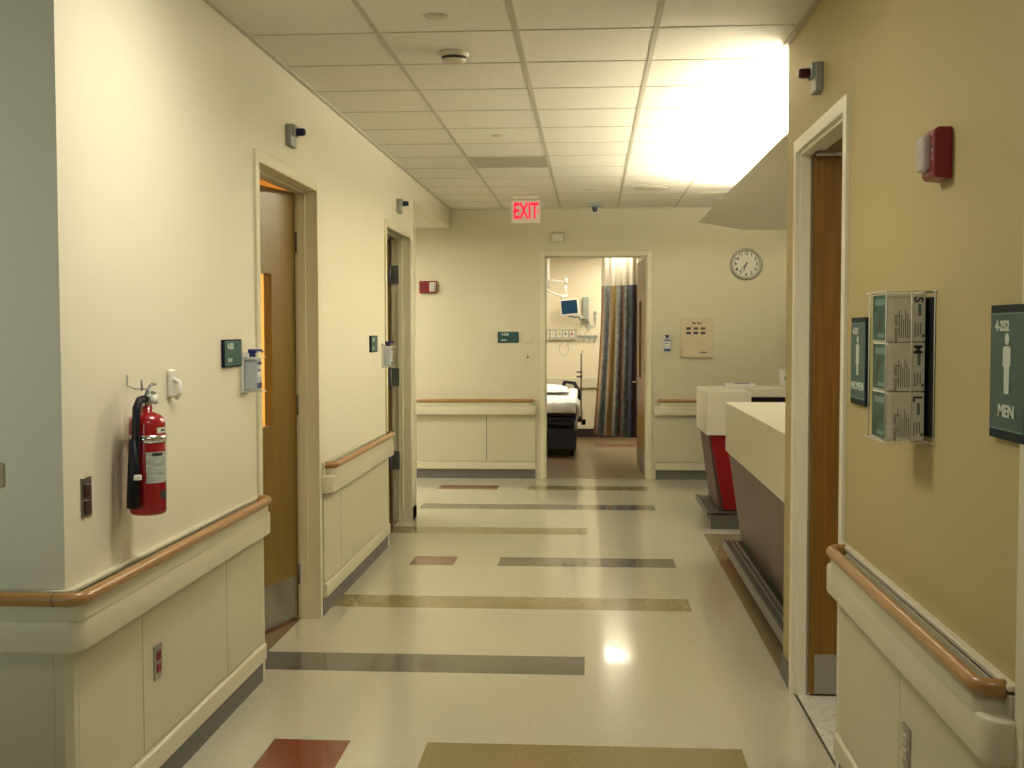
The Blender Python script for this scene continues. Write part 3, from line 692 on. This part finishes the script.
# ------------------------------------------------------------------ right wall: strobe, glove rack
t = thing('fire_strobe', (R, 3.04, 2.06), 'red fire alarm strobe with clear lens high on the mustard wall', 'fire alarm')
MB().prism([(0, 1.992), (.040, 1.996), (.046, 2.006), (.046, 2.112), (.036, 2.122), (0, 2.122)], 'Y', 2.985, 3.09).xf(Matrix.Translation((R, 0, 0)) @ Matrix.Scale(-1, 4, (1, 0, 0))).build('housing', m_redp, t, bevel=.004)
MB().box((R - .066, 3.012, 2.015), (R - .040, 3.084, 2.108)).build('lens', m_clear, t, bevel=.014, seg=4)
k = MB()
for i, (c, z) in enumerate((('F', 2.104), ('I', 2.084), ('R', 2.064), ('E', 2.044))):
    text(c, .018, frame_mtx((R - .0465, 2.998, z), (0, -1, 0), (0, 0, 1)), m_white, 'lettering', t)
MB().cyl((R - .052, 3.05, 2.03), (R - .052, 3.05, 2.095), .006).build('flash_tube', m_chrome, t)

gx0, gx1, gy0, gy1 = R - .112, R - .012, 3.155, 3.31
tk = thing('glove_rack', (R, 3.3, 1.30), 'white wire rack holding three glove boxes on the mustard wall', 'rack')
wr = MB(); q = .0019
for z in (1.314, 1.716):
    wr.tube([(R - .002, 3.365, z), (gx0 - .006, 3.365, z), (gx0 - .006, 3.130, z), (R - .002, 3.130, z)], q, n=6)
    wr.tube([(R - .003, 3.405, z), (R - .003, 3.085, z)], q, n=6)
for y_ in (3.14, 3.325): wr.tube([(gx0 - .007, y_, 1.314), (gx0 - .007, y_, 1.716)], q, n=6)
for x_ in (R - .055,): wr.tube([(x_, 3.130, 1.314), (x_, 3.130, 1.716)], q, n=6)
for x_ in (R - .10, R - .07, R - .04): wr.tube([(x_, 3.130, 1.314), (x_, 3.365, 1.314)], q, n=6)
for y_ in (3.105, 3.385): wr.tube([(R - .003, y_, 1.314), (R - .003, y_, 1.716)], q, n=6)
wr.build('wire_frame', m_wire, tk)
MB().box((R - .006, 3.105, 1.33), (R, 3.365, 1.70)).build('back_plate', m_black, tk)  # black sheet paints the shadow in the open gap behind the boxes
zz = 1.318
for lab, nm in (('L', 'bottom'), ('M', 'middle'), ('S', 'top')):
    z0, z1 = zz, zz + .130; zz += .132
    jx = {'L': .0, 'M': .001, 'S': -.001}[lab]
    t = thing('glove_box', ((gx0 + gx1) / 2, (gy0 + gy1) / 2, z0), {'S': 'topmost glove box in the wire rack, marked S', 'M': 'middle glove box in the wire rack, marked M', 'L': 'lowest glove box in the wire rack, marked L'}[lab], 'glove box', 'glove boxes in the wire rack')
    MB().box((gx0 + jx, gy0, z0), (gx1, gy1, z1)).build('carton', m_boxw, t, bevel=.003)
    MB().box((gx0 + jx - .0012, gy0 + .008, z0 + .004), (gx0 + jx, gy1 - .004, z1 - .004)).build('front_print', m_boxg, t)
    MB().box((gx0 + jx - .0016, gy0 + .02, z1 - .032), (gx0 + jx - .001, gy1 - .03, z1 - .015)).build('front_lettering', m_tealline, t)
    MB().box((gx0 + jx - .0016, gy0 + .02, z0 + .012), (gx0 + jx - .001, gy1 - .06, z0 + .022)).build('front_lettering', m_tealline, t)
    def tx(body_, x_, z_, size, m_=m_ink, bold=0, nm_='size_letter'):
        mm = frame_mtx((x_, gy0 - .0008, z_), (0, 0, -1), (1, 0, 0))
        return text(body_, size, mm, m_, nm_, t, bold=bold)
    tx(lab, gx1 - .020, z1 - .018, .032, bold=.0008)
    k = MB()
    for i in range(6):
        xx = gx0 + .030 + i * .0055; k.box((xx, gy0 - .0008, z0 + .01), (xx + .0022, gy0, z1 - .045 - .012 * (i % 3)))
    for i in range(3): k.box((gx1 - .028 + i * .007, gy0 - .0008, z0 + .012 + i * .004), (gx1 - .025 + i * .007, gy0, z0 + .05))
    k.box((gx1 - .020, gy0 - .0008, z0 + .07), (gx1 - .012, gy0, z0 + .10)).box((gx1 - .010, gy0 - .001, z0 + .012), (gx1 - .003, gy0, z0 + .020))
    k.build('side_print', m_boxp, t)
    tx('Exam Gloves', gx0 + .024, (z0 + z1) / 2 - .03, .014, m_boxp, nm_='side_lettering')
    f_ = MB().box((gx0 - .004, gy0 - .004, z0 + .004), (gx0 + .016, gy0, z1 - .006)).build('torn_flap', m_white, t, bevel=.004)

# ------------------------------------------------------------------ far wall fittings
t = thing('fire_strobe', (-1.76, BK, 2.08), 'small red and white fire alarm on the far wall', 'fire alarm')
MB().box((-1.855, BK - .045, 2.015), (-1.665, BK, 2.145)).build('housing', m_redp, t, bevel=.006)
MB().box((-1.735, BK - .07, 2.035), (-1.68, BK - .044, 2.125)).build('lens', m_clear, t, bevel=.010)
MB().box((-1.742, BK - .048, 2.03), (-1.674, BK - .0445, 2.13)).build('reflector', m_white, t)
gr = MB()
for i in range(6): gr.box((-1.84, BK - .047, 2.035 + i * .018), (-1.76, BK - .0445, 2.041 + i * .018))
gr.build('sounder_grille', mat('dark_red_grille', (.09, .004, .008), .5), t)
t = thing('motion_sensor', (-.355, BK, 2.60), 'small white sensor box above the exam room doorway', 'sensor')
MB().box((-.425, BK - .05, 2.555), (-.285, BK, 2.655)).build('housing', m_offw, t, bevel=.015, seg=4)
MB().box((-.34, BK - .056, 2.565), (-.30, BK - .045, 2.60)).build('window', m_white, t, bevel=.004)
t = thing('wall_clock', (1.648, BK, 2.31), 'round silver rimmed wall clock on the far wall', 'clock')
MB().lathe([(.135, .020), (.145, .050), (.160, .052), (.168, .040), (.170, 0), (0, 0)], (0, 0, 0), 'Y', n=56).xf(Matrix.Translation((1.648, BK, 2.31)) @ Matrix.Scale(-1, 4, (0, 1, 0))).build('rim', mat('clock_rim', (.30, .30, .24), .3, .7), t)
MB().cyl((1.648, BK - .018, 2.31), (1.648, BK - .024, 2.31), .150, n=56).build('dial', mat('clock_dial', (.52, .52, .43), .35, coat=.6), t)
for h in range(1, 13):
    a = math.radians(h * 30); text(str(h), .046, frame_mtx((1.648 + .112 * math.sin(a), BK - .0246, 2.31 + .112 * math.cos(a)), (1, 0, 0), (0, 0, 1)), m_ink, 'numeral', t, bold=.0022)
def hand(a, l, w_, y_):
    a = math.radians(a); d = Vector((math.sin(a), 0, math.cos(a))); n_ = Vector((math.cos(a), 0, -math.sin(a))); c = Vector((1.648, BK - y_, 2.31))
    p = [c - d * .02 - n_ * w_, c - d * .02 + n_ * w_, c + d * l + n_ * w_ * .5, c + d * l - n_ * w_ * .5]
    MB().hexa([tuple(v) for v in p] + [tuple(v - Vector((0, .0015, 0))) for v in p]).build('hand', m_ink, t)
hand(200, .078, .008, .027); hand(222, .108, .006, .030)
t = thing('notice_board', (1.13, BK, 1.52), 'beige notice panel with dark pictures and a lower pocket on the far wall', 'notice board')
MB().box((.962, BK - .012, 1.315), (1.30, BK, 1.735)).build('backing_board', mat('beige_board', (.60, .50, .33), .5), t, bevel=.004)
MB().box((.975, BK - .04, 1.315), (1.288, BK - .012, 1.45)).build('pocket', mat('beige_pocket', (.62, .53, .36), .45), t, bevel=.006)
for i in range(3):
    for j in range(2):
        MB().box((1.02 + i * .077, BK - .0135, 1.565 + j * .048), (1.07 + i * .077, BK - .0118, 1.592 + j * .048)).build('picture', m_ink if j == 0 or i == 0 else mat('brown_picture', (.12, .07, .01), .5), t)
k = MB()
for i, w_ in enumerate((.02, .014, .018, .015)): k.box((1.085 + i * .027, BK - .0135, 1.672), (1.085 + i * .027 + w_, BK - .0118, 1.695 - .005 * (i % 2)))
k.build('heading_print', m_ink, t)
MB().box((1.17, BK - .0415, 1.365), (1.235, BK - .040, 1.378)).build('pocket_label', m_teal, t)
t = thing('wall_switch', (-.685, BK, 1.53), 'pale square switch plate between the teal plate and exam doorway', 'switch')
MB().box((-.735, BK - .008, 1.475), (-.637, BK, 1.59)).build('cover_plate', m_offw, t, bevel=.003)
MB().box((-.70, BK - .012, 1.505), (-.672, BK - .007, 1.56)).build('rocker', m_offw, t, bevel=.001)
t = thing('wall_switch', (-.68, BK, 1.33), 'tiny plate with a dark keyhole below the square switch plate', 'switch')
MB().box((-.715, BK - .006, 1.275), (-.645, BK, 1.385)).build('cover_plate', m_offw, t, bevel=.002)
MB().cyl((-.68, BK - .006, 1.32), (-.68, BK - .010, 1.32), .011).cyl((-.68, BK - .006, 1.355), (-.68, BK - .008, 1.355), .005).build('key_lock', m_ink, t)

# ------------------------------------------------------------------ exam room
EW = 17.4
b = MB().box((-2.5, EW - .014, 0), (2.1, EW, .13)).build('baseboard_exam_room', mat('dark_brown_base', (.03, .02, .018), .5), kind='structure')
MB().box((-2.5, EW - .03, .74), (2.1, EW, .90)).build('trim_exam_bumper', m_bumper, kind='structure', bevel=.01)
MB().box((-2.5, EW - .02, .13), (2.1, EW, .19)).build('trim_exam_ledge', m_bumper, kind='structure', bevel=.006)
# troffers
for nm, c, s_, lb in (('a', (.375, 16.05), (.17, .85), 'ceiling lamp panel over the curtain side of the exam room'), ('b', (-1.3, 15.6), (.3, .6), 'ceiling lamp panel over the bed in the exam room')):
    t = thing('ceiling_lamp', (c[0], c[1], 2.75), lb, 'lamp')
    MB().box((c[0] - s_[0], c[1] - s_[1], 2.742), (c[0] + s_[0], c[1] + s_[1], 2.7495)).build('diffuser', m_diff, t)
    fr = MB()
    for sx in (-1, 1): fr.box((c[0] + sx * s_[0], c[1] - s_[1] - .02, 2.735), (c[0] + sx * (s_[0] + .02), c[1] + s_[1] + .02, 2.75)).box((c[0] - s_[0], c[1] + sx * s_[1], 2.735), (c[0] + s_[0], c[1] + sx * (s_[1] + .02), 2.75))
    fr.build('frame', m_white, t)
# bed (stretcher), head towards the far wall
t = thing('hospital_bed', (-.65, 15.6, 0), 'hospital bed on a dark base seen through the exam room doorway', 'bed')
bx0, bx1, by0, by1 = -1.05, -.155, 14.72, 16.85
MB().box((bx0 + .04, by0 + .05, .52), (bx1 - .04, by1 - .1, .585)).build('deck', m_navy, t, bevel=.01)
MB().box((bx0 + .03, by0 + .02, .585), (bx1 - .03, 15.9, .685)).build('mattress', m_linen, t, bevel=.03, seg=4)
hd = MB().hexa([(bx0 + .03, 15.88, .585), (bx1 - .03, 15.88, .585), (bx1 - .03, 16.8, .66), (bx0 + .03, 16.8, .66), (bx0 + .03, 15.88, .685), (bx1 - .03, 15.88, .685), (bx1 - .03, 16.8, .77), (bx0 + .03, 16.8, .77)]).build('head_section', m_linen, t, bevel=.03, seg=4)
sh = MB(); n_ = 40
for i in range(n_):       # draped sheet with folds along the side and foot
    y0_, y1_ = by0 + (15.8 - by0) * i / n_, by0 + (15.8 - by0) * (i + 1) / n_
    f0, f1 = .012 * math.sin(i * 1.3), .012 * math.sin((i + 1) * 1.3)
    h0, h1 = .50 + .05 * math.sin(i * .35), .50 + .05 * math.sin((i + 1) * .35)
    sh.add([(bx1 - .10, y0_, .690), (bx1 - .10, y1_, .690), (bx1 - .018 + f1, y1_, .672), (bx1 - .018 + f0, y0_, .672), (bx1 + .0 + f1, y1_, h1), (bx1 + .0 + f0, y0_, h0)], [(0, 1, 2, 3), (3, 2, 4, 5)], 0, True)
n_ = 28
for i in range(n_):
    x0_, x1_ = bx0 + .03 + (bx1 - bx0 - .06) * i / n_, bx0 + .03 + (bx1 - bx0 - .06) * (i + 1) / n_
    f0, f1 = .014 * math.sin(i * 1.1), .014 * math.sin((i + 1) * 1.1)
    sh.add([(x0_, by0 + .15, .690), (x1_, by0 + .15, .690), (x1_, by0 + .012, .672 + f1), (x0_, by0 + .012, .672 + f0), (x1_, by0 - .012 + f1, .56), (x0_, by0 - .012 + f0, .56)], [(0, 1, 2, 3), (3, 2, 4, 5)], 0, True)
so = sh.build('sheet', m_linen, t); md = so.modifiers.new('s', 'SOLIDIFY'); md.thickness = .004
MB().box((bx0 + .1, by0 + .12, .40), (bx1 - .08, 16.5, .46)).box((bx0 + .05, by0 + .03, .46), (bx1 - .03, 16.7, .50)).build('lift_frame', m_navy, t, bevel=.01)
MB().box((bx0 + .1, by0 + .03, .07), (bx1 - .03, 16.4, .36)).build('base_cover', m_navy, t, bevel=.03, seg=3)
MB().cyl((-.62, 15.1, .3), (-.62, 15.1, .46), .07).cyl((-.62, 16.1, .3), (-.62, 16.1, .46), .07).build('lift_column', m_black, t)
for x_ in (bx0 + .12, bx1 - .08):
    for y_ in (by0 + .12, 16.4):
        cw = MB().cyl((x_ - .02, y_, .07), (x_ + .02, y_, .07), .07).build('caster', m_black, t)
        MB().box((x_ - .028, y_ - .02, .07), (x_ + .028, y_ + .02, .15)).build('fork', m_steel, cw)
rl = MB()
for x_ in (bx1 + .035,):
    rl.tube([(x_, 15.2, .42), (x_, 15.2, .50), (x_, 16.2, .50), (x_, 16.2, .42)], .012, n=8).tube([(x_, 15.4, .42), (x_, 15.4, .50)], .01, n=8).tube([(x_, 15.8, .42), (x_, 15.8, .50)], .01, n=8)
rl.build('side_rail', m_steel, t)
MB().box((bx1 - .02, 15.3, .40), (bx1 + .05, 15.36, .47)).cyl((bx1 + .06, 15.33, .36), (bx1 + .06, 15.33, .43), .03).build('rail_latch', m_black, t, bevel=.004)
iv = MB().cyl((bx1 + .03, 15.25, .40), (bx1 + .03, 15.25, 1.30), .009).cyl((bx1 + .03, 15.25, .98), (bx1 + .03, 15.25, 1.02), .016).cyl((bx1 + .03, 15.25, 1.05), (bx1 + .03, 15.25, 1.08), .014)
iv.cyl((bx1 - .03, 15.25, 1.0), (bx1 + .03, 15.25, 1.0), .012).cyl((bx1 - .03, 15.25, 1.06), (bx1 + .03, 15.25, 1.06), .010).tube([(bx1 + .03, 15.25, 1.29), (bx1 + .05, 15.25, 1.33), (bx1 + .035, 15.25, 1.35)], .005, n=6)
iv.build('drip_pole', mat('dark_olive_metal', (.06, .06, .04), .4, .5), t)
MB().tube([(bx1 - .30, 16.82, .64), (bx1 - .22, 16.84, .86), (bx1 - .08, 16.84, .84), (bx1 - .01, 16.80, .70), (bx1 - .0, 16.78, .60)], .030, n=10).build('push_handle', m_black, t)
pl = MB()
N, Mn = 16, 12
for i in range(N + 1):
    for j in range(Mn + 1):
        u, v = i / N * 2 - 1, j / Mn * 2 - 1
        h = (max(0, 1 - abs(u) ** 2.6) ** .5) * (max(0, 1 - abs(v) ** 2.6) ** .5)
        pl.v.append((-.60 + u * .30, 16.30 + v * .24, .76 + .035 * (16.3 + v * .24 - 16.3) + h * .085))
for i in range(N):
    for j in range(Mn): a = i * (Mn + 1) + j; pl.f.append([a, a + Mn + 1, a + Mn + 2, a + 1]); pl.m.append(0); pl.sm.append(True)
nb = len(pl.v)
for i in range(N + 1):
    for j in range(Mn + 1):
        u, v = i / N * 2 - 1, j / Mn * 2 - 1
        h = (max(0, 1 - abs(u) ** 2.6) ** .5) * (max(0, 1 - abs(v) ** 2.6) ** .5)
        pl.v.append((-.60 + u * .30, 16.30 + v * .24, .76 - h * .025))
for i in range(N):
    for j in range(Mn): a = nb + i * (Mn + 1) + j; pl.f.append([a, a + 1, a + Mn + 2, a + Mn + 1]); pl.m.append(0); pl.sm.append(True)
tag(pl.build('pillow', m_linen), 'plump white pillow at the head of the hospital bed', 'pillow')
# curtain
cm = [mat('curtain_rust', (.36, .22, .11), .8), mat('curtain_slate', (.19, .22, .22), .8, noise=(22, .45)), mat('curtain_gold', (.38, .28, .11), .8, noise=(30, .1)),
      mat('curtain_brown', (.13, .07, .05), .8), mat('curtain_navy', (.05, .055, .09), .8), mat('curtain_mist', (.24, .27, .26), .8, noise=(25, .5))]
stripes = [0, 0, 1, 5, 1, 0, 2, 2, 5, 5, 3, 3, 5, 1, 4, 4, 3, 4]
t = thing('privacy_curtain', (.35, 15.4, 2.6), 'striped privacy curtain with netting top hanging in the exam room', 'curtain')
def csheet(z0, z1, nz):
    m = MB(); n = 144
    for j in range(nz + 1):
        z = z0 + (z1 - z0) * j / nz; fl_ = max(0, (1.9 - z) / 1.7) ** 1.3
        for i in range(n + 1):
            s_ = i / n; x_ = .135 - .105 * fl_ + s_ * (.475 + .105 * fl_); y_ = 15.75 - .55 * s_ + (.022 + .02 * fl_) * math.sin(s_ * 2 * PI * 5.5 + .6 * fl_)
            m.v.append((x_ + .008 * math.sin(s_ * 2 * PI * 5.5 + 1), y_, z))
    for j in range(nz):
        for i in range(n):
            a = j * (n + 1) + i; m.f.append([a, a + 1, a + n + 2, a + n + 1]); m.m.append(stripes[min(17, i * 18 // n)]); m.sm.append(True)
    return m
csheet(.20, 2.20, 14).build('striped_fabric', cm, t)
nt_ = csheet(2.20, 2.72, 4); nt_.m = [0] * len(nt_.m); nt_.build('netting', m_netting, t)
MB().tube([(.05, 15.86, 2.735), (.70, 15.10, 2.735)], .012, n=8).build('track', m_steel, t)
# monitor on arm
t = thing('patient_monitor', (-.26, EW - .1, 1.93), 'patient monitor with a dark teal screen on a wall arm', 'monitor')
Mr = Matrix.Translation((-.315, 17.15, 1.95)) @ Matrix.Rotation(math.radians(-5), 4, 'Y') @ Matrix.Rotation(math.radians(-8), 4, 'Z')
MB().box((-.135, 0, -.125), (.135, .08, .115)).xf(Mr).build('housing', m_white, t, bevel=.012)
MB().box((-.118, -.004, -.10), (.118, .001, .098)).xf(Mr).build('screen', m_screen, t)
MB().tube([(-.34, 17.2, 1.83), (-.26, 17.2, 1.80), (-.14, 17.25, 1.79), (-.06, 17.33, 1.78)], .016, n=8).cyl((-.15, 17.25, 1.75), (-.15, 17.25, 1.83), .028).build('arm', m_grey, t)
MB().box((-.115, EW - .06, 1.72), (-.03, EW, 2.10)).build('wall_channel', m_grey, t, bevel=.003)
MB().tube([(-.06 + .05 * math.cos(a), EW - .07, 1.70 + .055 * math.sin(a)) for a in [2 * PI * k / 16 for k in range(17)]], .007, n=6).tube([(-.10, EW - .06, 1.78), (-.12, EW - .07, 1.70), (-.05, EW - .07, 1.60), (.0, EW - .07, 1.68), (-.04, EW - .06, 1.78)], .006, n=6).build('coiled_cable', m_grey, t)
t = thing('phone_handset', (.06, EW, 1.82), 'small wall handset with a curly cord beside the curtain', 'handset')
MB().box((.045, EW - .035, 1.84), (.085, EW, 1.89)).box((.05, EW - .04, 1.76), (.08, EW, 1.81)).build('cradle', m_grey, t, bevel=.005)
MB().tube([(.065, EW - .02, 1.76), (.07, EW - .02, 1.70), (.04, EW - .02, 1.665), (-.01, EW - .02, 1.66)], .005, n=6).build('cord', m_grey, t)
t = thing('gas_outlet_rail', (-.6, EW, 1.55), 'horizontal medical outlet strip on the exam room wall', 'outlet strip')
MB().box((-1.8, EW - .05, 1.465), (-.215, EW, 1.625)).build('channel', mat('grey_beige_rail', (.40, .38, .28), .4), t, bevel=.006)
cols = [m_ink, m_offw, mat('yellow_port', (.5, .36, .05), .4), mat('green_port', (.04, .10, .05), .4), m_redp]
for i in range(5):
    x_ = -.66 + i * .095
    p = MB().box((x_ - .032, EW - .056, 1.50), (x_ + .032, EW - .049, 1.60)).build('port_plate', m_white, t, bevel=.003)
    MB().cyl((x_, EW - .056, 1.55), (x_, EW - .075, 1.55), .016).box((x_ - .012, EW - .066, 1.575), (x_ + .012, EW - .055, 1.59)).build('port', cols[i], p)
t = thing('supply_hooks', (0, EW, 1.55), 'row of small hooks and hanging tubes right of the outlet strip', 'hooks')
MB().box((-.20, EW - .015, 1.50), (.10, EW, 1.53)).build('hook_bar', m_grey, t)
for i in range(4):
    MB().tube([(-.16 + i * .075, EW - .015, 1.52), (-.16 + i * .075, EW - .06, 1.525), (-.16 + i * .075, EW - .065, 1.55)], .006, n=6).box((-.18 + i * .075, EW - .05, 1.455), (-.145 + i * .075, EW - .015, 1.50)).build('hook', m_grey, t)
tag(MB().tube([(-.40 + .07 * math.cos(a), EW - .03, 1.33 + .10 * math.sin(a)) for a in [PI / 2 + 2 * PI * k / 20 for k in range(17)]] + [(-.35, EW - .04, 1.43), (-.30, EW - .04, 1.46)], .004, n=6).build('loose_tubing', m_grey), 'thin coiled tubing hanging on the wall under the outlet strip', 'tube')
# exam light arm, upper left
t = thing('exam_lamp_arm', (-.60, 16.6, 2.3), 'white jointed examination lamp arm high in the exam room doorway', 'lamp arm')
MB().cyl((-.62, 16.6, 2.20), (-.62, 16.6, 2.75), .035).build('ceiling_post', m_white, t)
MB().tube([(-.62, 16.6, 2.33), (-.48, 16.5, 2.31), (-.36, 16.4, 2.28)], .014, n=10).cyl((-.35, 16.4, 2.25), (-.35, 16.4, 2.34), .020).build('upper_arm', m_white, t)
MB().tube([(-.36, 16.4, 2.09), (-.46, 16.3, 2.10), (-.60, 16.1, 2.16), (-.72, 16.0, 2.20)], .012, n=10).cyl((-.43, 16.34, 2.06), (-.34, 16.40, 2.10), .020).build('lower_arm', m_white, t)
MB().cyl((-.35, 16.4, 2.10), (-.35, 16.4, 2.24), .014).build('joint_pin', m_white, t)
